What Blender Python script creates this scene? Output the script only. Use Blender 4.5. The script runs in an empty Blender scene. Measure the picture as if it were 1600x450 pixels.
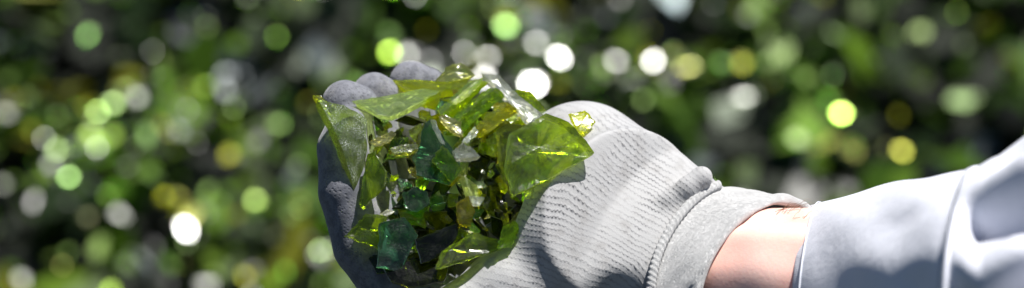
import bpy, bmesh, math, random
import numpy as np
from mathutils import Vector, Matrix

random.seed(7)
rng = np.random.default_rng(25)
scene = bpy.context.scene
COL = scene.collection

# ------------------------------------------------------------------ camera
S = 0.000244                       # metres for one photo pixel at the focus distance
D = 0.92                           # focus distance
PITCH = math.radians(14.0)
O = Vector((0.0, 0.0, 0.60))       # the point of the hand the lens looks at
RIGHT = Vector((1, 0, 0))
UP = Vector((0, math.sin(PITCH), math.cos(PITCH)))
FWD = Vector((0, math.cos(PITCH), -math.sin(PITCH)))
cam_d = bpy.data.cameras.new('camera')
cam = bpy.data.objects.new('camera', cam_d)
COL.objects.link(cam)
cam.location = O - FWD * D
cam.rotation_euler = (math.radians(90) - PITCH, 0, 0)
cam_d.sensor_width = 36
cam_d.lens = 36 * D / (1600 * S)
cam_d.clip_start = 0.02
cam_d.clip_end = 500
cam_d.dof.use_dof = True
cam_d.dof.focus_distance = D - 0.002
cam_d.dof.aperture_fstop = 6.1
scene.camera = cam

# ------------------------------------------------------------------ light
SUN_DIR = Vector((0.30, -0.05, 0.92)).normalized()     # towards the sun
world = bpy.data.worlds.new('World')
scene.world = world
world.use_nodes = True
wn = world.node_tree.nodes
sky = wn.new('ShaderNodeTexSky')
sky.sky_type = 'NISHITA'
sky.sun_disc = False
sky.altitude = 1800
sky.air_density = 0.7
sky.dust_density = 0.1
sky.sun_elevation = math.asin(SUN_DIR.z)
sky.sun_rotation = math.atan2(SUN_DIR.x, SUN_DIR.y)
wn['Background'].inputs['Strength'].default_value = 0.05
world.node_tree.links.new(sky.outputs[0], wn['Background'].inputs['Color'])
sun_d = bpy.data.lights.new('sun', 'SUN')
sun_d.energy = 5.0
sun_d.angle = math.radians(0.53)
sun_d.color = (1.0, 0.97, 0.93)
sun = bpy.data.objects.new('sun', sun_d)
COL.objects.link(sun)
sun.rotation_euler = (-SUN_DIR).to_track_quat('-Z', 'Y').to_euler()
sun.location = (1, 0, 3)

vs = scene.view_settings
vs.view_transform = 'Standard'
vs.look = 'None'
vs.exposure = 0.85
vs.gamma = 1.0
vs.use_curve_mapping = False
scene.render.engine = 'CYCLES'
cy = scene.cycles
cy.use_denoising = True
cy.use_adaptive_sampling = False
cy.max_bounces = 16
cy.transmission_bounces = 12
cy.transparent_max_bounces = 24
cy.glossy_bounces = 6
cy.diffuse_bounces = 4
cy.sample_clamp_indirect = 8.0
cy.sample_clamp_direct = 0.0
cy.blur_glossy = 0.5

# ------------------------------------------------------------------ helpers
DP = D / S
def P(px, py, w=0.0):
    """photo pixel + depth behind the focus plane (both in focus-plane pixels) -> world"""
    k = 1.0 + w / DP
    return O + RIGHT * ((px - 800) * k * S) + UP * ((225 - py) * k * S) + FWD * (w * S)

def mesh_obj(name, verts, faces, mat=None, parent=None, smooth=True):
    me = bpy.data.meshes.new(name)
    me.from_pydata([tuple(v) for v in verts], [], faces)
    me.update()
    if smooth:
        me.polygons.foreach_set('use_smooth', [True] * len(me.polygons))
    if mat: me.materials.append(mat)
    o = bpy.data.objects.new(name, me)
    COL.objects.link(o)
    if parent: o.parent = parent
    return o

def tag(o, label=None, cat=None, group=None, kind=None):
    if label: o['label'] = label
    if cat: o['category'] = cat
    if group: o['group'] = group
    if kind: o['kind'] = kind
    return o

class NT:
    def __init__(self, name):
        self.mat = bpy.data.materials.new(name)
        self.mat.use_nodes = True
        self.t = self.mat.node_tree
        self.t.nodes.clear()
        self.out = self.n('ShaderNodeOutputMaterial')
    def n(self, typ, **kw):
        nd = self.t.nodes.new(typ)
        for k, v in kw.items():
            if isinstance(k, str) and k.startswith('i_'):
                nd.inputs[k[2:].replace('_', ' ')].default_value = v
            else:
                setattr(nd, k, v)
        return nd
    def l(self, a, b): self.t.links.new(a, b)
    def attr(self, name): 
        return self.n('ShaderNodeAttribute', attribute_name=name)
    def math(self, op, a, b=None, clamp=False):
        m = self.n('ShaderNodeMath', operation=op)
        m.use_clamp = clamp
        for i, v in enumerate((a, b)):
            if v is None: continue
            if isinstance(v, (int, float)): m.inputs[i].default_value = v
            else: self.l(v, m.inputs[i])
        return m.outputs[0]
    def ramp(self, fac, stops):
        r = self.n('ShaderNodeValToRGB')
        e = r.color_ramp.elements
        while len(e) < len(stops): e.new(0.5)
        for el, (p, c) in zip(e, stops):
            el.position = p
            el.color = c if len(c) == 4 else (*c, 1)
        self.l(fac, r.inputs[0])
        return r.outputs[0]
    def noise(self, vec, scale, detail=3, rough=0.55):
        nz = self.n('ShaderNodeTexNoise')
        nz.inputs['Scale'].default_value = scale
        nz.inputs['Detail'].default_value = detail
        nz.inputs['Roughness'].default_value = rough
        if vec is not None: self.l(vec, nz.inputs['Vector'])
        return nz.outputs['Fac']
    def mixc(self, fac, a, b, blend='MIX'):
        m = self.n('ShaderNodeMix', data_type='RGBA', blend_type=blend)
        for sock, v in ((m.inputs[0], fac), (m.inputs[6], a), (m.inputs[7], b)):
            if isinstance(v, (int, float)): sock.default_value = v
            elif isinstance(v, tuple): sock.default_value = v if len(v) == 4 else (*v, 1)
            else: self.l(v, sock)
        return m.outputs[2]
    def mixs(self, fac, a, b):
        m = self.n('ShaderNodeMixShader')
        if isinstance(fac, (int, float)): m.inputs[0].default_value = fac
        else: self.l(fac, m.inputs[0])
        self.l(a, m.inputs[1]); self.l(b, m.inputs[2])
        return m.outputs[0]
    def bump(self, h, strength, dist, normal=None):
        b = self.n('ShaderNodeBump')
        b.inputs['Strength'].default_value = strength
        b.inputs['Distance'].default_value = dist
        self.l(h, b.inputs['Height'])
        if normal is not None: self.l(normal, b.inputs['Normal'])
        return b.outputs[0]
    def objco(self):
        return self.n('ShaderNodeTexCoord').outputs['Object']
    def done(self, sh):
        self.l(sh, self.out.inputs['Surface'])
        return self.mat

# ------------------------------------------------------------------ materials
def mat_glass(name, tint, dust=0.25, rough=0.05, body=0.03, clear=0.48, rim=False):
    m = NT(name)
    co = m.objco()
    rnd = m.n('ShaderNodeObjectInfo').outputs['Random']
    n1 = m.noise(co, 120, 3)
    n2 = m.noise(co, 900, 3, 0.7)
    n3 = m.noise(co, 2600, 2, 0.7)
    nb = m.bump(n1, 0.12, 0.002)
    nb = m.bump(n2, 0.06, 0.0005, nb)
    # every shard is a slightly different batch of glass
    hsv = m.n('ShaderNodeHueSaturation')
    hsv.inputs['Color'].default_value = (*tint, 1)
    m.l(m.math('ADD', m.math('MULTIPLY', rnd, 0.05), 0.475), hsv.inputs['Hue'])
    m.l(m.math('ADD', m.math('MULTIPLY', rnd, 0.3), 0.82), hsv.inputs['Value'])
    tc = hsv.outputs[0]
    g = m.n('ShaderNodeBsdfGlass', i_IOR=1.5)
    m.l(tc, g.inputs['Color'])
    m.l(m.math('ADD', m.math('MULTIPLY', n1, 0.05), rough - 0.045), g.inputs['Roughness'])
    m.l(nb, g.inputs['Normal'])
    tr = m.n('ShaderNodeBsdfTransparent'); m.l(tc, tr.inputs['Color'])
    tl = m.n('ShaderNodeBsdfTranslucent'); m.l(tc, tl.inputs['Color']); m.l(nb, tl.inputs['Normal'])
    df = m.n('ShaderNodeBsdfDiffuse', i_Color=(0.62, 0.66, 0.60, 1)); m.l(nb, df.inputs['Normal'])
    s = m.mixs(clear, g.outputs[0], tr.outputs[0])
    s = m.mixs(body, s, tl.outputs[0])
    # fine glass dust and scratches lying on the faces
    spk = m.ramp(n3, [(0.50, (0, 0, 0)), (0.68, (1, 1, 1))])
    patch = m.ramp(m.noise(co, 160, 2), [(0.38, (0, 0, 0)), (0.66, (1, 1, 1))])
    dm = m.math('MULTIPLY', m.math('MULTIPLY', spk, patch), dust * 1.6, True)
    dm = m.math('ADD', dm, dust * 0.04, True)
    s = m.mixs(dm, s, df.outputs[0])
    fr = m.n('ShaderNodeFresnel', i_IOR=1.5); m.l(nb, fr.inputs['Normal'])
    g2 = m.n('ShaderNodeBsdfGlossy', i_Roughness=0.13); m.l(nb, g2.inputs['Normal'])
    s = m.mixs(m.math('MULTIPLY', fr.outputs[0], 0.6), s, g2.outputs[0])
    if rim:            # fracture faces flash white where they catch the sun
        gl = m.n('ShaderNodeBsdfGlossy', i_Roughness=0.30)
        m.l(nb, gl.inputs['Normal'])
        s = m.mixs(0.13, s, gl.outputs[0])
    return m.done(s)

GLASS = {      # tint, dust, cloudiness
    'green':  ((0.67, 0.86, 0.10), 0.05, 0.05),
    'yellow': ((0.92, 0.96, 0.07), 0.04, 0.13),
    'olive':  ((0.70, 0.76, 0.06), 0.04, 0.05),
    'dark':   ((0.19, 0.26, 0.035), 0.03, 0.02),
    'teal':   ((0.30, 0.58, 0.38), 0.08, 0.04),
    'pale':   ((0.92, 0.97, 0.52), 0.10, 0.08),
    'frost':  ((0.70, 0.86, 0.25), 0.50, 0.05),
    'white':  ((0.96, 0.98, 0.95), 0.25, 0.08),
}
G = {k: mat_glass(k + '_glass', c, d, 0.05, bd) for k, (c, d, bd) in GLASS.items()}
# the broken rims are rough and scatter a little of the light that runs inside the sheet; a yellower tint paints in its glow
RIM = {k: mat_glass(k + '_glass_rim', tuple(min(1, x * 0.8 + 0.2 * y) for x, y in zip(c, (1.0, 1.0, 0.2))), 0.06, 0.27, 0.04 + bd * 0.3, 0.45, True) for k, (c, d, bd) in GLASS.items()}

def mat_knit():
    m = NT('knitted_glove_cotton')
    co = m.objco()
    q = m.attr('knit_q').outputs['Fac']
    p = m.attr('knit_p').outputs['Fac']
    fg = m.attr('finger').outputs['Fac']
    big = m.noise(co, 55, 3)
    wob = m.math('ADD', m.math('MULTIPLY', m.math('SUBTRACT', m.noise(co, 260, 2), 0.5), 0.9), m.math('MULTIPLY', m.math('SUBTRACT', m.noise(co, 38, 1), 0.5), 4.0))
    q2 = m.math('ADD', q, wob)
    row = m.math('ADD', m.math('MULTIPLY', m.math('COSINE', m.math('MULTIPLY', q2, 2 * math.pi)), 0.5), 0.5)
    half = m.math('MULTIPLY', m.math('FLOOR', q2), 0.5)
    p2 = m.math('ADD', m.math('ADD', p, half), wob)
    st = m.math('ADD', m.math('MULTIPLY', m.math('COSINE', m.math('MULTIPLY', p2, 2 * math.pi)), 0.5), 0.5)
    groove = m.math('POWER', row, 2.6)
    hole = m.math('MULTIPLY', groove, m.math('ADD', m.math('MULTIPLY', m.math('POWER', st, 1.3), 0.85), 0.15))
    fib = m.noise(co, 2200, 4, 0.7)
    vo = m.n('ShaderNodeTexVoronoi'); vo.inputs['Scale'].default_value = 780
    m.l(co, vo.inputs['Vector'])
    dots = m.ramp(vo.outputs['Distance'], [(0.0, (1, 1, 1)), (0.45, (0, 0, 0))])
    mx = m.n('ShaderNodeMix'); m.l(fg, mx.inputs[0]); m.l(hole, mx.inputs[2]); m.l(dots, mx.inputs[3])
    amp = m.ramp(big, [(0.38, (0.15,) * 3), (0.60, (1, 1, 1))])
    amp = m.math('MULTIPLY', amp, m.attr('open').outputs['Fac'])
    hole = mx.outputs[0]
    h = m.math('ADD', m.math('MULTIPLY', m.math('MULTIPLY', hole, amp), -1.3), m.math('MULTIPLY', fib, 0.55))
    amt = amp
    dark = m.math('MULTIPLY', m.math('MULTIPLY', hole, amt), 1.0, True)
    base = m.mixc(fg, (0.36, 0.36, 0.36), (0.15, 0.155, 0.18))  # dark finger grey: coating and dirt, with the fingers' shade painted in
    base = m.mixc(m.math('MULTIPLY', fib, 0.35), base, m.mixc(fg, (0.28, 0.28, 0.28), (0.11, 0.115, 0.13)))
    dirt = m.ramp(m.noise(co, 130, 4, 0.65), [(0.50, (0, 0, 0)), (0.72, (1, 1, 1))])
    base = m.mixc(m.math('MULTIPLY', dirt, 0.55), base, (0.22, 0.21, 0.20))
    mot = m.ramp(m.noise(co, 210, 4, 0.7), [(0.44, (0, 0, 0)), (0.60, (1, 1, 1))])
    base = m.mixc(m.math('MULTIPLY', mot, m.math('MULTIPLY', m.math('POWER', fg, 0.5), 0.6)), base, (0.05, 0.053, 0.065))
    base = m.mixc(dark, base, (0.06, 0.06, 0.065))  # knit gaps: darker core thread, with groove shade painted in
    nb = m.bump(h, 0.55, 0.0005)
    b = m.n('ShaderNodeBsdfPrincipled', i_Roughness=0.85)
    b.inputs['Specular IOR Level'].default_value = 0.25
    b.inputs['Sheen Weight'].default_value = 0.25
    b.inputs['Sheen Roughness'].default_value = 0.5
    m.l(base, b.inputs['Base Color'])
    m.l(nb, b.inputs['Normal'])
    return m.done(b.outputs[0])
KNIT = mat_knit()

def mat_cuff():
    m = NT('ribbed_cuff_cotton')
    co = m.objco()
    u = m.attr('rib_u').outputs['Fac']
    v = m.attr('rib_v').outputs['Fac']
    wob = m.math('MULTIPLY', m.math('SUBTRACT', m.noise(co, 300, 2), 0.5), 0.6)
    a = m.math('ADD', m.math('MULTIPLY', m.math('COSINE', m.math('MULTIPLY', m.math('ADD', u, wob), 2 * math.pi * 95)), 0.5), 0.5)
    c = m.math('ADD', m.math('MULTIPLY', m.math('COSINE', m.math('MULTIPLY', m.math('ADD', v, wob), 2 * math.pi * 26)), 0.5), 0.5)
    fib = m.noise(co, 2000, 4, 0.7)
    h = m.math('ADD', m.math('ADD', m.math('MULTIPLY', a, 0.6), m.math('MULTIPLY', c, 0.25)), m.math('MULTIPLY', fib, 0.6))
    col = m.mixc(m.math('MULTIPLY', m.noise(co, 90, 3), 0.5), (0.60, 0.60, 0.595), (0.47, 0.47, 0.465))
    col = m.mixc(m.math('MULTIPLY', m.math('POWER', a, 3.0), 0.25), col, (0.3, 0.3, 0.3))
    b = m.n('ShaderNodeBsdfPrincipled', i_Roughness=0.88)
    b.inputs['Specular IOR Level'].default_value = 0.2
    b.inputs['Sheen Weight'].default_value = 0.25
    m.l(col, b.inputs['Base Color'])
    m.l(m.bump(h, 0.7, 0.0005), b.inputs['Normal'])
    return m.done(b.outputs[0])
CUFF = mat_cuff()

def mat_skin():
    m = NT('skin')
    co = m.objco()
    n1 = m.noise(co, 45, 3)
    n2 = m.noise(co, 700, 3, 0.6)
    col = m.mixc(m.ramp(n1, [(0.35, (0, 0, 0)), (0.68, (1, 1, 1))]), (0.90, 0.60, 0.52), (0.86, 0.49, 0.41))
    col = m.mixc(m.math('MULTIPLY', n2, 0.25), col, (0.60, 0.32, 0.25))
    b = m.n('ShaderNodeBsdfPrincipled', i_Roughness=0.42)
    b.inputs['Subsurface Weight'].default_value = 0.25
    b.inputs['Subsurface Radius'].default_value = (1.0, 0.35, 0.2)
    b.inputs['Subsurface Scale'].default_value = 0.004
    m.l(col, b.inputs['Base Color'])
    m.l(m.bump(n2, 0.25, 0.0004), b.inputs['Normal'])
    return m.done(b.outputs[0])
SKIN = mat_skin()

def mat_shirt():
    m = NT('pale_blue_grey_shirt_cloth')
    co = m.objco()
    w1 = m.n('ShaderNodeTexWave', wave_type='BANDS', bands_direction='DIAGONAL'); w1.inputs['Scale'].default_value = 420
    m.l(co, w1.inputs['Vector'])
    n1 = m.noise(co, 60, 4)
    n2 = m.noise(co, 1500, 2)
    col = m.mixc(n1, (0.64, 0.65, 0.71), (0.56, 0.58, 0.65))
    h = m.math('ADD', m.math('MULTIPLY', w1.outputs['Fac'], 0.5), n2)
    nb = m.bump(n1, 0.22, 0.004)
    nb = m.bump(h, 0.3, 0.0003, nb)
    b = m.n('ShaderNodeBsdfPrincipled', i_Roughness=0.8)
    b.inputs['Specular IOR Level'].default_value = 0.25
    b.inputs['Sheen Weight'].default_value = 0.2
    m.l(col, b.inputs['Base Color']); m.l(nb, b.inputs['Normal'])
    return m.done(b.outputs[0])
SHIRT = mat_shirt()

def mat_plain(name, c, rough=0.8):
    m = NT(name)
    co = m.objco()
    n = m.noise(co, 300, 3)
    b = m.n('ShaderNodeBsdfPrincipled', i_Roughness=rough)
    m.l(m.mixc(n, c, tuple(x * 0.6 for x in c)), b.inputs['Base Color'])
    m.l(m.bump(n, 0.4, 0.0004), b.inputs['Normal'])
    return m.done(b.outputs[0])
THREAD = mat_plain('grey_overlock_thread', (0.50, 0.51, 0.54))
STITCH = mat_plain('shirt_thread', (0.62, 0.64, 0.70))
HAIR = mat_plain('brown_arm_hair', (0.20, 0.10, 0.04), 0.5)

def mat_ground():
    m = NT('dark_gritty_ground')
    co = m.objco()
    n1 = m.noise(co, 3, 4); n2 = m.noise(co, 60, 4)
    col = m.mixc(n1, (0.004, 0.007, 0.003), (0.010, 0.015, 0.006))
    b = m.n('ShaderNodeBsdfPrincipled', i_Roughness=0.9)
    m.l(col, b.inputs['Base Color']); m.l(m.bump(n2, 0.6, 0.01), b.inputs['Normal'])
    return m.done(b.outputs[0])

def mat_cullet():
    m = NT('broken_bottle_glass')
    col = m.attr('tint').outputs['Color']
    rg = m.attr('gloss').outputs['Fac']
    ms = m.attr('mirror').outputs['Fac']
    df = m.n('ShaderNodeBsdfDiffuse'); m.l(m.mixc(1.0, col, (0.42, 0.42, 0.40), 'MULTIPLY'), df.inputs['Color'])
    tr = m.n('ShaderNodeBsdfTransparent'); m.l(col, tr.inputs['Color'])
    gl = m.n('ShaderNodeBsdfGlossy'); m.l(rg, gl.inputs['Roughness'])
    # light that goes in and comes back off the far face leaves tinted
    m.l(m.mixc(ms, (1, 1, 1), col), gl.inputs['Color'])
    fr = m.n('ShaderNodeFresnel', i_IOR=1.52)
    s = m.mixs(0.45, df.outputs[0], tr.outputs[0])
    f2 = m.math('ADD', fr.outputs[0], m.math('MULTIPLY', ms, 0.05), True)
    s = m.mixs(f2, s, gl.outputs[0])
    return m.done(s)
CULLET = mat_cullet()

# ------------------------------------------------------------------ the setting: ground and the field of broken glass
def heap(x, y):
    z = 0.11 * np.sin(x * 3.1 + 0.7 * np.sin(y * 2.3)) * np.sin(y * 3.7 + 1.1 + 0.8 * np.sin(x * 1.9))
    z = z + 0.08 * np.sin(x * 7.3 + y * 2.1 + 0.4) * np.sin(y * 8.9 - x * 1.7)
    z = z + 0.018 * np.sin(x * 17.0 - y * 5.0) * np.sin(y * 19.0 + x * 6.0)
    z = z + 0.15 * (y - 2.0).clip(-2, 8)          # the heap rises gently away from the lens
    return z

gx = np.concatenate([[-200, -40, -8], np.linspace(-4, 4, 81), [8, 40, 200]])
gy = np.concatenate([[-200, -40, -4], np.linspace(0.4, 8.4, 81), [12, 40, 200]])
XX, YY = np.meshgrid(gx, gy)
fade = np.clip(1 - np.maximum(np.abs(XX) - 3.5, 0) / 6, 0, 1) * np.clip(1 - np.maximum(YY - 8, 0) / 6, 0, 1) * np.clip((YY + 3) / 3, 0, 1)
ZZ = heap(np.clip(XX, -5, 5), np.clip(YY, 0, 9)) * fade - 0.05
nx, ny = len(gx), len(gy)
gverts = np.stack([XX.ravel(), YY.ravel(), ZZ.ravel()], 1)
gfaces = [(j * nx + i, j * nx + i + 1, (j + 1) * nx + i + 1, (j + 1) * nx + i) for j in range(ny - 1) for i in range(nx - 1)]
ground = mesh_obj('ground', gverts.tolist(), gfaces, mat_ground())
tag(ground, kind='structure')

def build_cullet(NB, NG, rng, outer=False):
    # NB larger pieces, and NG small chips lying on top of them
    N = NB + NG
    y = 1.4 + (6.4 - 1.4) * rng.random(N) ** 1.15
    x = (rng.random(N) * 2 - 1) * (0.75 + 0.42 * y)
    lean = np.arange(N) >= NB
    # the chips lie in drifts
    cx = (rng.random(8 * NG) * 2 - 1); cy_ = 1.4 + 5.0 * rng.random(8 * NG) ** 1.15
    cx = cx * (0.75 + 0.42 * cy_)
    drift = np.sin(cx * 4.1 + 1.3 * np.sin(cy_ * 3.0)) * np.sin(cy_ * 5.3 + 1.1 * np.sin(cx * 3.7 + 1.0)) + 0.6 * np.sin(cx * 9 + cy_ * 7) * np.sin(cx * 6 - cy_ * 8)
    keep = np.flatnonzero(rng.random(8 * NG) < 0.06 + 0.4 * np.clip(drift, 0, 1))[:NG]
    x[NB:NB + len(keep)] = cx[keep]; y[NB:NB + len(keep)] = cy_[keep]
    if outer:      # the rest of the heap, beyond what the lens takes in
        x = (rng.random(N) * 2 - 1) * 4.2; y = 0.3 + 7.6 * rng.random(N)
        for _ in range(6):
            bad = (np.abs(x) < 0.75 + 0.42 * y) & (y > 1.4) & (y < 6.4)
            x = np.where(bad, (rng.random(N) * 2 - 1) * 4.2, x); y = np.where(bad, 0.3 + 7.6 * rng.random(N), y)
    size = np.where(lean, rng.uniform(0.003, 0.011, N), np.clip(rng.lognormal(math.log(0.030), 0.4, N), 0.012, 0.052))
    z = heap(x, y) + np.where(lean, 0.012 + 0.03 * rng.random(N), (rng.random(N) - 0.6) * 0.07)
    # orientation: lying on the heap at all angles; the chips mostly lean halfway between lens and sun, set to glint
    half = (Vector((0, -0.97, 0.24)) + SUN_DIR).normalized()
    nrm = rng.normal(size=(N, 3)) * np.array([0.6, 0.6, 0.6]) + np.array([0, -0.15, 0.6])
    nrm[lean] = np.array(half) + rng.normal(size=(lean.sum(), 3)) * 0.11
    nrm /= np.linalg.norm(nrm, axis=1)[:, None]
    t1 = np.cross(nrm, rng.normal(size=(N, 3))); t1 /= np.linalg.norm(t1, axis=1)[:, None]
    t2 = np.cross(nrm, t1)
    K = 5
    ang = (np.arange(K)[None, :] + (rng.random((N, K)) - 0.5) * 0.75) * 2 * math.pi / K
    rad = size[:, None] * (0.65 + 0.6 * rng.random((N, K)))
    asp = 0.55 + 0.45 * rng.random(N)
    th = 0.003 + 0.005 * rng.random(N)
    c = np.stack([x, y, z], 1)
    ring = c[:, None, :] + (rad * np.cos(ang))[..., None] * t1[:, None, :] + (rad * np.sin(ang) * asp[:, None])[..., None] * t2[:, None, :]
    top = ring + (nrm * (th / 2)[:, None])[:, None, :]
    shr = 0.8 + 0.3 * rng.random((N, K))
    bot = c[:, None, :] + (ring - c[:, None, :]) * shr[..., None] - (nrm * (th / 2)[:, None])[:, None, :]
    verts = np.concatenate([top, bot], 1).reshape(-1, 3)
    base = (np.arange(N) * 2 * K)[:, None]
    loops, starts, tot = [], [], []
    f_top = base + np.arange(K)[None, :]
    f_bot = base + K + np.arange(K)[::-1][None, :]
    quads = []
    for i in range(K):
        j = (i + 1) % K
        quads.append(np.concatenate([base + i, base + K + i, base + K + j, base + j], 1))
    me = bpy.data.meshes.new('broken_glass')
    lp = np.concatenate([f_top.ravel(), f_bot.ravel()] + [q_.ravel() for q_ in quads]).astype(np.int32)
    sizes = np.concatenate([np.full(2 * N, K), np.full(N * K, 4)]).astype(np.int32)
    st = np.concatenate([[0], np.cumsum(sizes)[:-1]]).astype(np.int32)
    me.vertices.add(len(verts)); me.vertices.foreach_set('co', verts.ravel().astype(np.float32))
    me.loops.add(len(lp)); me.loops.foreach_set('vertex_index', lp)
    me.polygons.add(len(sizes)); me.polygons.foreach_set('loop_start', st); me.polygons.foreach_set('loop_total', sizes)
    me.polygons.foreach_set('use_smooth', np.zeros(len(sizes), bool))
    me.update(calc_edges=True); me.validate()
    pal = np.array([[0.16, 0.34, 0.03], [0.30, 0.50, 0.05], [0.03, 0.07, 0.012], [0.70, 0.74, 0.06], [0.50, 0.66, 0.32], [0.015, 0.02, 0.012], [0.34, 0.62, 0.06], [0.62, 0.70, 0.72]])
    pw = np.array([0.15, 0.10, 0.18, 0.03, 0.07, 0.34, 0.10, 0.03])
    pi = rng.choice(len(pal), N, p=pw)
    tint = np.clip(pal[pi] * (0.6 + 0.5 * rng.random((N, 1))), 0, 0.95)
    gloss = np.where(lean, 0.10 + 0.16 * rng.random(N), 0.22 + 0.2 * rng.random(N))
    mir = np.where(lean, (rng.random(N) < 0.45) * (0.5 + 0.5 * rng.random(N)), 0.8)
    # strongly coloured glints come from clearer, brighter pieces
    sel = (mir > 0) & lean
    tint[sel] = np.array([[0.50, 0.82, 0.05], [0.88, 0.92, 0.05], [0.35, 0.75, 0.08], [0.45, 0.80, 0.10]])[rng.integers(0, 4, sel.sum())]
    a = me.attributes.new('tint', 'FLOAT_COLOR', 'POINT')
    a.data.foreach_set('color', np.repeat(np.concatenate([tint, np.ones((N, 1))], 1), 2 * K, 0).ravel().astype(np.float32))
    for nm, ar in (('gloss', gloss), ('mirror', mir)):
        a = me.attributes.new(nm, 'FLOAT', 'POINT')
        a.data.foreach_set('value', np.repeat(ar, 2 * K).astype(np.float32))
    me.materials.append(CULLET)
    o = bpy.data.objects.new('broken_glass', me)
    COL.objects.link(o)
    if outer: return o
    tag(o, 'out of focus heap of broken green bottle glass glinting in the sun', 'broken glass', kind='stuff')
    return o
inner = build_cullet(17000, 10000, rng)
outer = build_cullet(14000, 4000, np.random.default_rng(77), True)
with bpy.context.temp_override(active_object=inner, object=inner, selected_objects=[inner, outer], selected_editable_objects=[inner, outer]):
    bpy.ops.object.join()

# ------------------------------------------------------------------ the person: gloved hand, wrist, sleeve
person = bpy.data.objects.new('person', None)
COL.objects.link(person)
person.location = P(1150, 430, 70)
tag(person, 'arm in pale sleeve and white knitted glove holding green glass, palm up', 'person')
PM = Matrix.Translation(person.location)
PMI = PM.inverted()
def child(o, par):
    """parent while keeping the world place of the vertices"""
    o.parent = par
    o.matrix_parent_inverse = par.matrix_basis.inverted() if par is person else Matrix()
    return o

def smin(a, b, k):
    h = np.clip(0.5 + 0.5 * (b - a) / k, 0, 1)
    return b * (1 - h) + a * h - k * h * (1 - h)

def surface_nets(F, org, st):
    """smooth iso-surface of F = 0 on a regular grid"""
    nx_, ny_, nz_ = F.shape
    ins = F < 0
    c = [ins[i:nx_ - 1 + i, j:ny_ - 1 + j, k:nz_ - 1 + k] for i in (0, 1) for j in (0, 1) for k in (0, 1)]
    cnt = sum(x.astype(np.int8) for x in c)
    act = (cnt > 0) & (cnt < 8)
    idx = np.argwhere(act)
    vid = np.full(act.shape, -1, np.int64); vid[act] = np.arange(len(idx))
    acc = np.zeros((len(idx), 3)); n = np.zeros(len(idx))
    I, J, K_ = idx.T
    corners = [(i, j, k) for i in (0, 1) for j in (0, 1) for k in (0, 1)]
    for a_ in corners:
        for ax in range(3):
            if a_[ax]: continue
            b_ = list(a_); b_[ax] = 1
            fa = F[I + a_[0], J + a_[1], K_ + a_[2]]; fb = F[I + b_[0], J + b_[1], K_ + b_[2]]
            m_ = (fa < 0) != (fb < 0)
            t = np.where(m_, fa / np.where(m_, fa - fb, 1), 0)
            p_ = np.tile(np.array(a_, float), (len(idx), 1)); p_[:, ax] += t
            acc[m_] += p_[m_]; n[m_] += 1
    v = (idx + acc / n[:, None]) * st + org
    faces = []
    for ax in range(3):
        o1, o2 = [(1, 2), (2, 0), (0, 1)][ax]
        sl0 = [slice(None)] * 3; sl1 = [slice(None)] * 3
        sl0[ax] = slice(0, -1); sl1[ax] = slice(1, None)
        a_ = ins[tuple(sl0)]; b_ = ins[tuple(sl1)]
        e = np.argwhere(a_ != b_)
        e = e[(e[:, o1] > 0) & (e[:, o2] > 0) & (e[:, o1] < F.shape[o1] - 1) & (e[:, o2] < F.shape[o2] - 1)]
        flip = a_[tuple(e.T)]
        q_ = []
        for d1, d2 in ((-1, -1), (0, -1), (0, 0), (-1, 0)):
            cc = e.copy(); cc[:, o1] += d1; cc[:, o2] += d2
            q_.append(vid[tuple(cc.T)])
        q_ = np.stack(q_, 1)
        q_[~flip] = q_[~flip][:, ::-1]
        faces.append(q_)
    return v, np.concatenate(faces)

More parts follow.
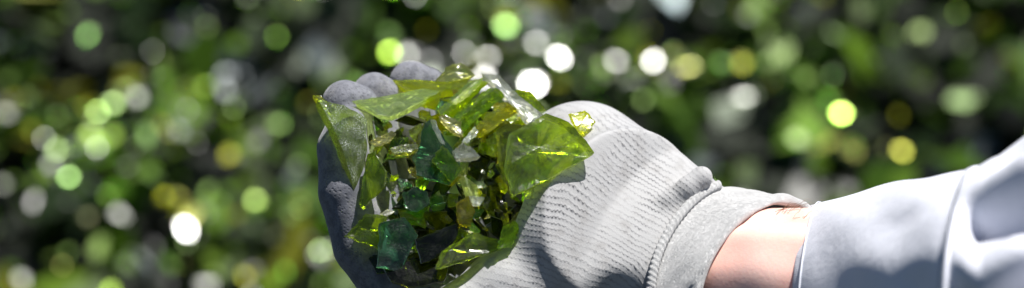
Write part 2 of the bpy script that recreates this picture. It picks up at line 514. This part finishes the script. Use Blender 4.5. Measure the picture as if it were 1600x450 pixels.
seamC, seamU, seamN = (1118, 418, 52), (-6, -122, 6), (-98, 52, -104)
def build_glove():
    st = 3.6
    lo = np.array([470., -640., -190.]); hi = np.array([1215., -80., 400.])     # x, -y, w in photo pixels
    nn = np.ceil((hi - lo) / st).astype(int)
    ax = [lo[i] + st * np.arange(nn[i]) for i in range(3)]
    X, Y, W = [a.astype(np.float32) for a in np.meshgrid(*ax, indexing='ij')]
    def cone(a, b):
        ax_, ay, aw, ra = a; bx_, by, bw, rb = b
        d = np.array([bx_ - ax_, -(by - ay), bw - aw], np.float32); L2 = float((d * d).sum())
        t = np.clip(((X - ax_) * d[0] + (Y + ay) * d[1] + (W - aw) * d[2]) / L2, 0, 1)
        return np.sqrt((X - ax_ - t * d[0]) ** 2 + (Y + ay - t * d[1]) ** 2 + (W - aw - t * d[2]) ** 2) - (ra + (rb - ra) * t)
    def chain(pts, k=14):
        f = None
        for a, b in zip(pts[:-1], pts[1:]):
            c = cone(a, b)
            f = c if f is None else smin(f, c, k)
        return f
    fingers = [
        [(720, 525, 60, 58), (625, 462, 36, 49), (566, 385, 30, 45), (541, 300, 32, 43), (536, 232, 42, 40), (542, 200, 54, 34)],
        [(725, 515, 130, 58), (640, 440, 114, 48), (585, 345, 106, 43), (552, 240, 104, 40), (540, 162, 110, 36), (560, 163, 112, 31)],
        [(735, 500, 200, 58), (660, 415, 188, 46), (610, 320, 178, 43), (588, 225, 174, 39), (585, 148, 180, 34), (606, 152, 184, 28)],
        [(745, 480, 270, 54), (690, 390, 258, 43), (655, 290, 248, 40), (645, 200, 244, 37), (643, 130, 246, 34), (668, 134, 250, 29)],
    ]
    # palm floor and far edge of the hand
    f = chain([(720, 525, 60, 62), (900, 500, 90, 90), (1100, 440, 50, 90)], 30)
    f = smin(f, chain([(730, 515, 170, 62), (900, 470, 170, 90), (1120, 412, 84, 90)], 30), 50)
    f = smin(f, chain([(745, 480, 260, 55), (860, 330, 250, 92), (915, 262, 205, 94)], 30), 45)
    f = smin(f, chain([(905, 265, 190, 96), (985, 312, 125, 100), (1100, 388, 72, 88)], 40), 45)
    # ball of the thumb, and the thumb lowered along the near side
    f = smin(f, chain([(1092, 395, 50, 98), (1040, 355, 48, 104), (975, 322, 46, 108), (912, 345, 20, 92), (868, 385, 8, 68)], 40), 36)
    th = chain([(880, 425, 40, 80), (795, 457, 12, 66), (720, 502, -4, 55), (650, 540, -10, 46)], 26)
    f = smin(f, th, 26)
    for c in fingers:
        fc = chain(c, 6)
        f = smin(f, fc, 13)
    # the knitted body ends at the cuff seam
    cu = np.array([seamU[0], -seamU[1], seamU[2]], float); cn = np.array([seamN[0], -seamN[1], seamN[2]], float)
    pn = np.cross(cu, cn); pn /= np.linalg.norm(pn)
    if pn[0] < 0: pn = -pn
    inv = np.linalg.inv(np.stack([cu, cn, pn], 1))
    dx, dy, dz = X - seamC[0], Y + seamC[1], W - seamC[2]
    al = inv[0, 0] * dx + inv[0, 1] * dy + inv[0, 2] * dz
    be = inv[1, 0] * dx + inv[1, 1] * dy + inv[1, 2] * dz
    aa = inv[2, 0] * dx + inv[2, 1] * dy + inv[2, 2] * dz
    lim = 0.93 + 0.0075 * np.maximum(-aa - 6, 0) - 0.006 * np.maximum(aa, 0) + 0.05 * np.maximum(-aa - 90, 0)
    neck = (np.sqrt(al * al + be * be) - lim) * 118
    f = -smin(-f, -neck, 16)
    f = np.maximum(f, aa - 22)
    f = smin(f, chain([(1046, 312, 36, 10), (1072, 294, 42, 16), (1096, 277, 50, 18)], 8), 28)      # bunched cloth at the seam
    f = f.astype(np.float32)
    v, q = surface_nets(f, lo, st)
    px, py, w = v[:, 0], -v[:, 1], v[:, 2]
    # slack wrinkles of the cloth
    k = 1 + w / DP
    pts = np.array(O)[None] + np.array(RIGHT)[None] * ((px - 800) * k * S)[:, None] + np.array(UP)[None] * ((225 - py) * k * S)[:, None] + np.array(FWD)[None] * (w * S)[:, None]
    o = mesh_obj('glove', pts.tolist(), q.tolist(), KNIT)
    me = o.data
    sm = o.modifiers.new('soften', 'SMOOTH'); sm.iterations = 6; sm.factor = 0.5
    xm = np.clip(px, 800, 1130)
    fx = 0.28 * (px - 830) + 0.5 * 0.0026 * (xm - 830) ** 2
    qm = (py - fx) / 10.5
    pm = (px + 0.3 * py) / 7.0
    th_ = np.arctan2(py - 250, px - 740)
    qf = w / 8.0 + th_ * 2
    pf = th_ * 250 / 6.5
    fin = np.clip((800 - px) / 70, 0, 1) * np.clip((w + 40) / 25, 0, 1)
    fin = np.where(px < 640, 1.0, fin)
    fin = fin * (0.9 + 0.1 * np.clip((py - 150) / 90, 0, 1))  # fingertips kept paler: the sun on them put into the colour
    op = 0.5 + 0.5 * np.exp(-(((px - 1010) / 150) ** 2 + ((py - 320) / 100) ** 2)) + 0.3 * np.exp(-(((px - 900) / 60) ** 2 + ((py - 330) / 50) ** 2))
    op = np.where(px < 700, 0.8, op)
    for nm, ar in (('knit_q', np.where(px < 700, qf, qm)), ('knit_p', np.where(px < 700, pf, pm)), ('finger', fin), ('open', op)):
        a = me.attributes.new(nm, 'FLOAT', 'POINT'); a.data.foreach_set('value', ar.astype(np.float32))
    return o
glove = child(build_glove(), person)
glove['label'] = 'white knitted work glove, cupped palm up, grey and dusty on the fingers'

def sweep(name, rings, mat, seg=72, closed=True, parent=None, attrs=False):
    """rings: list of functions theta -> world Vector"""
    verts, faces = [], []
    for r in rings:
        for s in range(seg):
            verts.append(r(2 * math.pi * s / seg))
    for i in range(len(rings) - 1):
        for s in range(seg):
            a, b = i * seg + s, i * seg + (s + 1) % seg
            faces.append((a, b, b + seg, a + seg))
    o = mesh_obj(name, verts, faces, mat)
    if attrs:
        for nm, vals in (('rib_u', [math.sin(math.pi * (s / seg)) if False else abs(((s / seg) * 2) % 2 - 1) for _ in rings for s in range(seg)]),
                         ('rib_v', [i / (len(rings) - 1) for i in range(len(rings)) for _ in range(seg)])):
            a = o.data.attributes.new(nm, 'FLOAT', 'POINT'); a.data.foreach_set('value', vals)
    return o

def ring_fn(c, u, n, su=1.0, off=0.0):
    """theta = 0 towards the lens, 90 degrees = up"""
    c, u, n = np.array(c, float), np.array(u, float) * su, np.array(n, float) * su
    def f(t):
        p = c + u * math.sin(t) + n * math.cos(t)
        return P(*p)
    return f

def lerp3(a, b, t): return tuple(np.array(a) * (1 - t) + np.array(b) * t)

# cuff of the glove: from the seam to the rolled lip
rimC, rimU, rimN = (1186, 432, 4), (34, -121, 16), (-92, 8, -92)
rings = []
prof = [(-0.10, 0.93), (0.0, 0.95), (0.08, 0.94), (0.2, 0.955), (0.35, 0.975), (0.5, 0.99), (0.65, 1.0), (0.8, 1.015), (0.9, 1.03), (0.97, 1.035), (1.02, 1.025),
        (1.05, 0.99), (1.05, 0.95), (1.0, 0.92), (0.9, 0.90), (0.7, 0.89)]
for t, s_ in prof:
    rings.append(ring_fn(lerp3(seamC, rimC, t), lerp3(seamU, rimU, t), lerp3(seamN, rimN, t), s_))
def wrinkle(f, i):
    def g(t):
        p = f(t + 0.012 * math.sin(3 * t + i * 0.5))
        k = min(1.0, i / 4.0) if i < 11 else 0.4
        d = 2.2 * math.sin(i * 1.1 + 2.0 * math.sin(2.3 * t)) + 1.6 * math.sin(9 * t + i * 0.6) + 1.1 * math.sin(17 * t - i * 0.9)
        return p + (UP * math.sin(t) - FWD * math.cos(t) * 0.8) * (d * k * S)
    return g
rings = [wrinkle(f, i) for i, f in enumerate(rings)]
cuff = sweep('cuff', rings, CUFF, 180, attrs=True)
cuff.modifiers.new('s', 'SUBSURF').levels = 1
cuff.modifiers['s'].render_levels = 1
child(cuff, person)
def reparent(o, g):
    o.parent = g
    o.matrix_parent_inverse = (person.matrix_basis @ person.matrix_basis.inverted()).inverted() if False else Matrix()
    return o
cuff.parent = glove; cuff.matrix_parent_inverse = Matrix()

# overlocked seam where glove and cuff are sewn together: a cord of many slanted thread loops
def tube_path(pts, r, seg=10, rfun=None):
    verts, faces = [], []
    n = len(pts)
    for i, p in enumerate(pts):
        tg = (pts[min(i + 1, n - 1)] - pts[max(i - 1, 0)]).normalized()
        a = tg.cross(Vector((0.3, -0.8, 0.5))).normalized(); b = tg.cross(a)
        rr = rfun(i / (n - 1)) * r if rfun else r
        for s in range(seg):
            t = 2 * math.pi * s / seg
            verts.append(p + (a * math.cos(t) + b * math.sin(t)) * rr)
    for i in range(n - 1):
        for s in range(seg):
            a_, b_ = i * seg + s, i * seg + (s + 1) % seg
            faces.append((a_, b_, b_ + seg, a_ + seg))
    faces.append(tuple(range(seg))[::-1]); faces.append(tuple((n - 1) * seg + s for s in range(seg)))
    return verts, faces
seam_ring = ring_fn(lerp3(seamC, rimC, -0.04), seamU, seamN, 1.0)
sp = [seam_ring(math.radians(-80 + 178 * i / 260)) for i in range(261)]
# the rope twists like whip stitching
rv, rf = tube_path(sp, 10 * S, 14)
rope = mesh_obj('seam', rv, rf, CUFF)
seg_ = 14
co_ = np.array(rv)
for i in range(261):
    c_ = np.array(sp[i])
    for s in range(seg_):
        d = co_[i * seg_ + s] - c_
        t_ = i / 260
        knob = 1.0
        co_[i * seg_ + s] = c_ + d * knob * (0.62 + 0.22 * abs(math.sin(i * 0.62 + s * 0.45)))
rope.data.vertices.foreach_set('co', co_.ravel())
rope.data.update()
rope.parent = glove
# forearm skin
ac, au, an = (1130, 434, 46), (4, -108, 4), (-69, 8, -85)
bc, bu, bn = (1330, 470, -86), (6, -146, 10), (-56, 6, -102)
rings = []
for i in range(25):
    t = i / 24
    c, u, n = lerp3(ac, bc, t), lerp3(au, bu, t), lerp3(an, bn, t)
    def mk(c=c, u=u, n=n, t=t):
        f0 = np.array(c, float); u0 = np.array(u, float); n0 = np.array(n, float)
        def f(th):
            # tendons and the wrist bone
            b = 1 + 0.035 * math.exp(-((th - 0.75) / 0.16) ** 2) - 0.03 * math.exp(-((th - 1.05) / 0.12) ** 2) + 0.03 * math.exp(-((th - 0.25) / 0.2) ** 2)
            b += 0.05 * math.exp(-((th - 0.5) / 0.35) ** 2 - ((t - 0.55) / 0.16) ** 2)
            return P(*(f0 + (u0 * math.sin(th) + n0 * math.cos(th)) * b))
        return f
    rings.append(mk())
arm = child(sweep('forearm', rings, SKIN, 96), person)

# hairs on the back of the wrist
hv, hf = [], []
for _ in range(70):
    x0 = random.uniform(1218, 1300); th = math.radians(random.uniform(62, 128))
    t = (x0 - 1130) / 200
    c, u, n = [np.array(lerp3(a, b, t)) for a, b in ((ac, bc), (au, bu), (an, bn))]
    p0 = c + (u * math.sin(th) + n * math.cos(th)) * 1.0
    L = random.uniform(20, 46)
    dx, dy, dw = random.uniform(0.5, 1.0), random.uniform(-0.42, -0.05), random.uniform(-0.5, 0.4)
    pts = [P(p0[0] + L * s * dx, p0[1] + L * dy * math.sin(s * 2.2) , p0[2] + L * s * dw) for s in (0, 0.33, 0.66, 1)]
    v_, f_ = tube_path(pts, 0.00007, 4, lambda q: 1 - 0.8 * q)
    b0 = len(hv); hv += v_; hf += [tuple(b0 + i for i in fc) for fc in f_]
hair = mesh_obj('arm_hair', hv, hf, HAIR); hair['kind'] = 'stuff'
hair.parent = arm

# shirt sleeve: a wide cuff band, a sewn seam, then the gathered sleeve
def sleeve_ring(x, extra=None):
    t = (x - 1240) / 260.0
    cx = 1262 + (x - 1240) * 1.0
    cyy = 486 + 6 * t
    cw = 0 - 400 * min(t, 1.0) - 170 * max(0.0, t - 1.0)
    a = np.interp(x, [1240, 1300, 1380, 1440, 1500, 1540, 1600, 1700, 1900, 2100], [164, 185, 206, 219, 226, 236, 284, 320, 340, 350])
    b = np.interp(x, [1240, 1400, 1500, 1700, 2100], [185, 235, 260, 300, 330])
    nx_ = -26 - 20 * max(0, min(1, t))
    return (cx, cyy, cw), (6, -a, 20), (nx_, 6, -b)
def g(x, c, s): return math.exp(-((x - c) / s) ** 2)
def fold(x, th):
    """folds as fractions of the radius; th in degrees, 0 towards the lens, 90 up"""
    r = 0.0
    # soft dents of the cuff band
    if x < 1500:
        r += -0.03 * g(th, 46 + (x - 1420) * 0.10, 7) * g(x, 1415, 42)
        r += -0.045 * g(th, 12, 7) * g(x, 1450, 32)
        r += 0.03 * g(th, 24, 9) * g(x, 1400, 80)
        r += 0.012 * math.sin(x * 0.05 + th * 0.1)
    else:
        k = min(1.0, (x - 1500) / 34.0)
        r += k * (0.05 * g(th, 82, 16))
        r += k * (0.07 * g(th, 56 - (x - 1500) * 0.02, 6))
        r += k * (-0.30 * g(th, 40 - (x - 1560) * 0.05, 8.5)) 
        r += k * (-0.24 * min(1.0, max(0.0, (x - 1540) / 60.0)) * g(th, 70, 6))
        v = 14 + abs(x - 1556) * 0.22
        r += k * (0.05 * g(th, v, 6))
        r += k * (-0.28 * g(th, v - 18, 8))
        r += k * 0.05 * math.sin(math.radians(th) * 7 + x * 0.02) * (1 if th < -20 or th > 120 else 0.2)
    return r
xs = [1240, 1242, 1246] + list(range(1252, 1500, 8)) + [1497]
def mk_sleeve(xs, scale=1.0, seg=140, fn=fold):
    rings = []
    for x in xs:
        c, u, n = [np.array(a, float) for a in sleeve_ring(x)]
        def f(t, c=c, u=u, n=n, x=x):
            d = math.degrees(t); d = d - 360 if d > 200 else d
            return P(*(c + (u * math.sin(t) + n * math.cos(t)) * (scale + fn(x, d))))
        rings.append(f)
    return rings
r_in = mk_sleeve([1300, 1270, 1250, 1242], 0.965)
band_rings = r_in + [mk_sleeve([1239], 0.985)[0]] + mk_sleeve(xs, 1.0)
sleeve_rings = mk_sleeve([1493, 1499, 1503, 1508] + list(range(1514, 2060, 6)), 1.006) + [mk_sleeve([2062 + 5 * i], k)[0] for i, k in enumerate((0.93, 0.8, 0.55, 0.3, 0.12))]
sleeve = child(sweep('sleeve', sleeve_rings, SHIRT, 140), person)
sleeve['label'] = 'gathered pale blue grey shirt sleeve with deep folds'
sol = sleeve.modifiers.new('cloth', 'SOLIDIFY'); sol.thickness = 0.0008; sol.offset = -1
band = sweep('cuff_band', band_rings, SHIRT, 140)
band.modifiers.new('s', 'SUBSURF').render_levels = 1
band.parent = sleeve
# raised seam and a row of stitches beside it
for xx, rr, nm, mt in ((1499, 3.6, 'seam', SHIRT), (1488, 1.3, 'stitching', STITCH), (1252, 1.3, 'stitching', STITCH)):
    f = mk_sleeve([xx], 1.008)[0]
    pts = [f(2 * math.pi * i / 200 - 1.6) for i in range(200)]
    v_, f_ = tube_path(pts, rr * S, 8)
    s_ = mesh_obj(nm, v_, f_, mt); s_.parent = sleeve

# ------------------------------------------------------------------ glass shards in the hand
def shard(name, poly, w0, gx_, gy_, thick, mat, seed, chip=1.6, bend=0.0, npts=34, taper=0.10, world=None, rimmat=None, facet=0.10):
    """flat splinter: outline in the photo's pixels on a tilted plane, with a rough broken rim"""
    r = random.Random(seed)
    cx = sum(p[0] for p in poly) / len(poly); cyy = sum(p[1] for p in poly) / len(poly)
    if world is None:
        P3 = [P(x, y, w0 + gx_ * (x - cx) + gy_ * (y - cyy)) for x, y in poly]
    else:
        P3 = world
    C = sum(P3, Vector()) / len(P3)
    nrm = Vector()
    for i in range(len(P3)):
        nrm += (P3[i] - C).cross(P3[(i + 1) % len(P3)] - C)
    nrm.normalize()
    if nrm.dot(-FWD) < 0: nrm = -nrm
    e1 = (P3[0] - C); e1 = (e1 - nrm * e1.dot(nrm)).normalized(); e2 = nrm.cross(e1)
    pl = [((p - C).dot(e1), (p - C).dot(e2)) for p in P3]
    if sum(pl[i][0] * pl[(i + 1) % len(pl)][1] - pl[(i + 1) % len(pl)][0] * pl[i][1] for i in range(len(pl))) < 0: pl = pl[::-1]
    per = [math.dist(pl[i], pl[(i + 1) % len(pl)]) for i in range(len(pl))]
    tot = sum(per)
    out = []
    for i in range(len(pl)):
        a, b = pl[i], pl[(i + 1) % len(pl)]
        n = max(1, round(npts * per[i] / tot))
        bow = r.uniform(-0.02, 0.025) * per[i]
        nx_, ny_ = (b[1] - a[1]) / max(per[i], 1e-9), -(b[0] - a[0]) / max(per[i], 1e-9)
        for k in range(n):
            t = k / n
            j = (r.gauss(0, 1) * chip * S * 0.35 if k else 0) + bow * 4 * t * (1 - t)
            out.append((a[0] + (b[0] - a[0]) * t + nx_ * j, a[1] + (b[1] - a[1]) * t + ny_ * j))
    n = len(out); th = thick * S
    sizeR = tot / 6.28
    def zb(x, y): return -bend * (x * x) / max(sizeR, 1e-6)
    verts = []; layers = []
    def ring(sc, z, jit=0.0, zj=0.0):
        ids = []
        for x, y in out:
            k = sc + (r.gauss(0, jit) if jit else 0)
            verts.append(C + e1 * (x * k) + e2 * (y * k) + nrm * (zb(x * k, y * k) + (z + (r.gauss(0, zj) if zj else 0)) * th)); ids.append(len(verts) - 1)
        layers.append(ids)
    rim = 1 - 0.9 * S / max(sizeR, 1e-6)
    r1, r2 = r.uniform(0.2, 0.5), r.uniform(0.62, 0.85)
    # a few broad facets rather than noise: neighbours share a height
    step = max(2, n // r.choice([4, 5, 6]))
    h1 = [r.gauss(0, facet) for _ in range(n // step + 2)]
    def fring(sc, hh):
        ids = []
        for i, (x, y) in enumerate(out):
            f_ = i / step; k0 = int(f_); u = f_ - k0
            last = (n - 1) // step
            a_ = hh[k0]; b_ = hh[k0 + 1] if k0 < last else hh[0]
            verts.append(C + e1 * (x * sc) + e2 * (y * sc) + nrm * (zb(x * sc, y * sc) + (a_ * (1 - u) + b_ * u) * th)); ids.append(len(verts) - 1)
        layers.append(ids)
    fring(r1, [0.5 * v for v in h1]); fring(r2, h1); ring(rim, 0.0)
    ring(1.0, -0.10, 0.006)
    ring(1.0 - taper * 0.5, -0.5, 0.03 * chip * 0.5)
    ring(1.0 - taper, -0.92, 0.015)
    ring((1.0 - taper) * rim, -1.0)
    ring((1.0 - taper) * 0.6, -1.0, 0.0, facet * 0.6)
    verts.append(C + nrm * zb(0, 0)); ct = len(verts) - 1
    verts.append(C + nrm * (zb(0, 0) - th)); cb = len(verts) - 1
    faces = []
    for i in range(n): faces.append((ct, layers[0][i], layers[0][(i + 1) % n]))
    for a, b in zip(layers[:-1], layers[1:]):
        for i in range(n):
            faces.append((a[i], b[i], b[(i + 1) % n], a[(i + 1) % n]))
    for i in range(n): faces.append((cb, layers[-1][(i + 1) % n], layers[-1][i]))
    o = mesh_obj(name, [v - C for v in verts], faces, mat, smooth=False)
    o.location = C
    if rimmat:
        o.data.materials.append(rimmat)
        mi = [0] * n + [0, 0] * n + [1] * (3 * n) + [0] * (2 * n) + [0] * n
        mi = mi[:len(o.data.polygons)] + [0] * (len(o.data.polygons) - len(mi))
        o.data.polygons.foreach_set('material_index', mi)
    return o

HERO = [
 # polygon, depth, tilt x, tilt y, thickness, glass, label, bend
 ([(503,152),(540,163),(573,186),(575,235),(571,262),(558,296),(545,262),(530,222),(515,185)], -8, 0.75, -0.25, 15, 'frost',
  'large dusty green plate standing at the left against the gloved index finger', 0.10),
 ([(489,148),(501,149),(514,160),(510,167),(496,158)], -10, 0.3, -0.6, 8, 'yellow',
  'small yellow-green chip sticking out past the glove at far left', 0),
 ([(574,240),(585,236),(603,268),(600,292),(566,327),(560,318),(566,280)], -22, -0.3, -0.2, 9, 'green',
  'pointed green shard hanging just below the dusty left plate', 0),
 ([(550,158),(600,150),(660,138),(690,142),(672,150),(640,168),(610,181),(588,178)], 80, 0.2, -2.6, 9, 'pale',
  'flat pale green shard lying on top in front of two fingertips', 0),
 ([(610,125),(650,124),(700,128),(737,121),(728,136),(690,142),(640,138)], 165, 0.0, -2.2, 12, 'yellow',
  'long yellow-green shard resting on the rearmost fingertip', 0),
 ([(680,120),(700,103),(720,96),(735,104),(744,113),(720,124),(690,126)], 175, 0.1, -0.5, 10, 'pale',
  'rounded frosty shard at the highest back point of the heap', 0.3),
 ([(752,114),(778,116),(812,150),(850,180),(828,192),(806,168),(780,142)], 95, 0.35, -1.0, 9, 'white',
  'pale strip of glass with toothed edge sloping down behind the big square shard', 0),
 ([(690,180),(752,123),(764,129),(702,191)], 85, 0.8, 0.2, 16, 'yellow',
  'topmost of three leaning yellow slabs stacked at the middle of the heap', 0),
 ([(706,198),(776,137),(790,149),(725,207)], 70, 0.8, 0.2, 14, 'olive',
  'middle one of three leaning slabs stacked at the middle of the heap', 0),
 ([(737,212),(795,160),(812,174),(752,216)], 60, 0.8, 0.2, 14, 'yellow',
  'lowest of three leaning slabs, just left of the big square shard', 0),
 ([(704,158),(745,124),(758,118),(752,129),(712,161)], 78, 0.3, -0.9, 6, 'pale',
  'narrow pale sliver lying along the topmost leaning slab', 0),
 ([(806,140),(830,143),(854,173),(836,176)], 130, 0.3, -0.3, 14, 'olive',
  'dark olive wedge behind the toothed pale strip', 0),
 ([(797,207),(853,176),(889,190),(930,237),(801,307),(788,262)], -30, 0.22, -0.50, 15, 'green',
  'biggest shard, bright green and squarish, leaning on the ball of the thumb', 0.03),
 ([(775,202),(790,193),(822,195),(798,211),(793,250),(786,284),(778,252)], 8, -0.5, -0.4, 10, 'green',
  'narrow green shard tucked under the left edge of the biggest shard', 0),
 ([(664,192),(673,186),(720,252),(702,290),(651,274),(650,250)], 2, 0.25, -0.35, 10, 'teal',
  'dark blue-green shard at the centre front of the heap', 0),
 ([(674,250),(692,226),(722,262),(706,286)], -14, 0.1, -0.3, 7, 'green',
  'bright green piece lying on the dark centre shard', 0),
 ([(685,181),(695,178),(720,190),(725,213),(705,203)], 34, 0.4, -0.9, 7, 'pale',
  'small cream coloured facet above the dark centre shard', 0),
 ([(673,186),(680,187),(696,226),(690,223)], 6, 0.5, -0.5, 4, 'white',
  'thin white splinter along the right edge of the dark centre shard', 0),
 ([(706,236),(722,222),(738,231),(751,244),(735,247),(712,247)], 4, 0.2, -1.2, 8, 'white',
  'clear white-blue chunk right of the bright green piece', 0),
 ([(722,220),(742,196),(748,206),(730,223)], 18, 0.6, -0.8, 5, 'white',
  'small white splinter pointing up above the clear chunk', 0),
 ([(576,221),(612,204),(619,208),(612,218),(590,227)], 12, 0.2, -1.2, 5, 'pale',
  'pale sliver lying to the right of the dusty left plate', 0),
 ([(609,232),(625,226),(652,224),(655,232),(640,238),(615,241)], 2, 0.1, -0.9, 8, 'frost',
  'dusty oval chip left of the dark centre shard', 0),
 ([(538,369),(572,333),(606,338),(597,390)], -30, 0.2, -0.35, 8, 'olive',
  'olive triangular shard resting on the lower part of the index finger', 0),
 ([(593,347),(632,338),(654,368),(628,424),(588,418)], -44, 0.2, -0.25, 7, 'teal',
  'blue-green rounded shard at the bottom of the heap', 0.2),
 ([(628,301),(650,291),(668,300),(673,318),(650,332),(632,325)], -14, 0.1, -0.3, 9, 'teal',
  'small blue-green piece with yellow rim above the rounded bottom shard', 0),
 ([(648,374),(724,346),(700,394),(658,412)], -38, 0.3, -0.3, 9, 'dark',
  'dark green shard low in the heap beside the thumb', 0),
 ([(680,420),(690,392),(740,362),(780,374),(792,385),(722,410)], -45, 0.2, -0.5, 8, 'olive',
  'olive shard lying along the top of the thumb', 0),
 ([(598,418),(648,394),(705,404),(694,440),(640,449),(612,442)], -46, 0.1, -0.6, 8, 'dark',  # added piece, stands in for the shade on the glove below
  'added dark green shard covering the shaded glove at the very bottom of the heap', 0),
 ([(714,316),(735,304),(743,330),(736,352),(718,350)], -18, 0.2, -0.4, 10, 'yellow',
  'yellow block low in the middle of the heap', 0),
 ([(888,178),(914,172),(931,190),(916,209),(900,206)], 92, 0.2, -0.6, 8, 'yellow',
  'yellow shard lying alone in the fold of the glove behind the biggest shard', 0),
 ([(733,305),(757,308),(752,318),(740,319)], -26, 0.2, -1.0, 6, 'white',
  'small clear chip sparkling above the yellow block', 0),
 ([(818,300),(832,284),(842,290),(832,306),(820,310)], -18, 0.2, -0.8, 6, 'white',
  'small clear chip under the lower edge of the biggest shard', 0),
 ([(778,388),(786,352),(806,345),(812,358),(800,386)], -34, 0.3, -0.5, 9, 'yellow',
  'yellow chip wedged between the heap and the base of the thumb', 0),
]
HAND_GROUP = 'glass shards heaped in the gloved hand'
for i, (poly, w0, a, b, th, gl, lab, bend) in enumerate(HERO):
    o = shard('glass_shard', poly, w0, a, b, th * 1.3, G[gl], 100 + i, bend=bend, chip=2.2, taper=0.06 + 0.16 * random.random(), rimmat=RIM[gl], facet=0.07)
    tag(o, lab, 'glass shard', HAND_GROUP)

# the many small fragments between and under them
def top_y(x): return float(np.interp(x, [545, 570, 640, 700, 750, 800, 850, 900], [250, 185, 158, 146, 140, 165, 195, 235]))
def bot_y(x): return float(np.interp(x, [545, 580, 620, 680, 740, 800, 840, 900], [330, 395, 425, 425, 395, 370, 330, 262]))
kinds = ['green', 'yellow', 'olive', 'dark', 'teal', 'pale']
wts = [0.20, 0.28, 0.18, 0.20, 0.04, 0.10]
rr = random.Random(5)
for i in range(299):
    for _ in range(50):
        x = rr.uniform(560, 885); y0, y1 = top_y(x), bot_y(x)
        if y1 - y0 > 14: break
    y = y0 + (y1 - y0) * rr.random()
    front = -34 + (425 - y) * 0.52
    dep = front + 4 + rr.random() ** 1.8 * 70
    R_ = rr.choice([10, 13, 16, 19, 22, 26, 31]) * (1.0 if y > 200 else 0.85)
    if y > 385: dep = front + 14 * rr.random()
    deep = i < 66
    if deep:
        R_ = rr.uniform(24, 40); dep = front + 45 + 80 * rr.random(); y = y0 + 22 + max(0, y1 - y0 - 44) * rr.random()
    tiny = i >= 266
    if tiny: R_ = rr.uniform(3.5, 7); dep = front - 6 + 16 * rr.random()
    C0 = P(x, y + 4, dep)
    n = Vector((rr.gauss(0, 0.7), rr.gauss(-0.5, 0.6), rr.gauss(0.6, 0.6)))
    if deep: n = Vector((rr.gauss(0, 0.4), -0.9, rr.gauss(0.5, 0.3)))
    n.normalize()
    t1 = n.cross(Vector((rr.gauss(0, 1), rr.gauss(0, 1), rr.gauss(0, 1)))).normalized(); t2 = n.cross(t1)
    K = rr.choice([3, 3, 4, 4, 5])
    as_ = rr.uniform(0.3, 0.9)
    pts = []
    for k in range(K):
        an_ = (k + rr.uniform(-0.3, 0.3)) * 2 * math.pi / K; ra = R_ * S * rr.uniform(0.7, 1.25)
        pts.append(C0 + t1 * (math.cos(an_) * ra) + t2 * (math.sin(an_) * ra * as_))
    gl = rr.choices(kinds, wts)[0]
    if tiny: gl = rr.choice(['white', 'pale', 'yellow', 'white'])  # tiny white and pale pieces added to act as sparkles
    if deep: gl = rr.choice(['dark', 'olive', 'dark', 'dark'])  # dark glass puts the heap's inner shade into the colour
    if y < 235 and not deep and not tiny and rr.random() < 0.4: gl = 'yellow'  # extra yellow near the top stands in for sunlit glass
    if y > 300 and not tiny and gl in ('pale', 'yellow') and rr.random() < 0.6: gl = 'dark'  # bright pieces low down swapped to dark, shade put into their colour
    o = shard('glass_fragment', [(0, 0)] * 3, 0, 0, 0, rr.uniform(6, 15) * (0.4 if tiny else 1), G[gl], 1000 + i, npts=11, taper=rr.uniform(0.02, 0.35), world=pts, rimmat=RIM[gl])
    cname = {'green': 'green', 'yellow': 'yellow-green', 'olive': 'olive', 'dark': 'dark green', 'teal': 'blue-green', 'pale': 'pale green', 'white': 'clear'}[gl]
    zone = ('top', 'middle', 'bottom')[0 if y < 225 else 1 if y < 320 else 2] + (' left' if x < 660 else ' centre' if x < 760 else ' right')
    kind = 'large ' if deep else 'tiny ' if tiny else 'small '
    where = ' deep inside the heap at its ' if deep else ' between the larger shards at the heap\'s '
    tag(o, kind + cname + ' glass fragment' + where + zone, 'glass fragment', kind + cname + ' fragments at the ' + zone + ' of the heap')
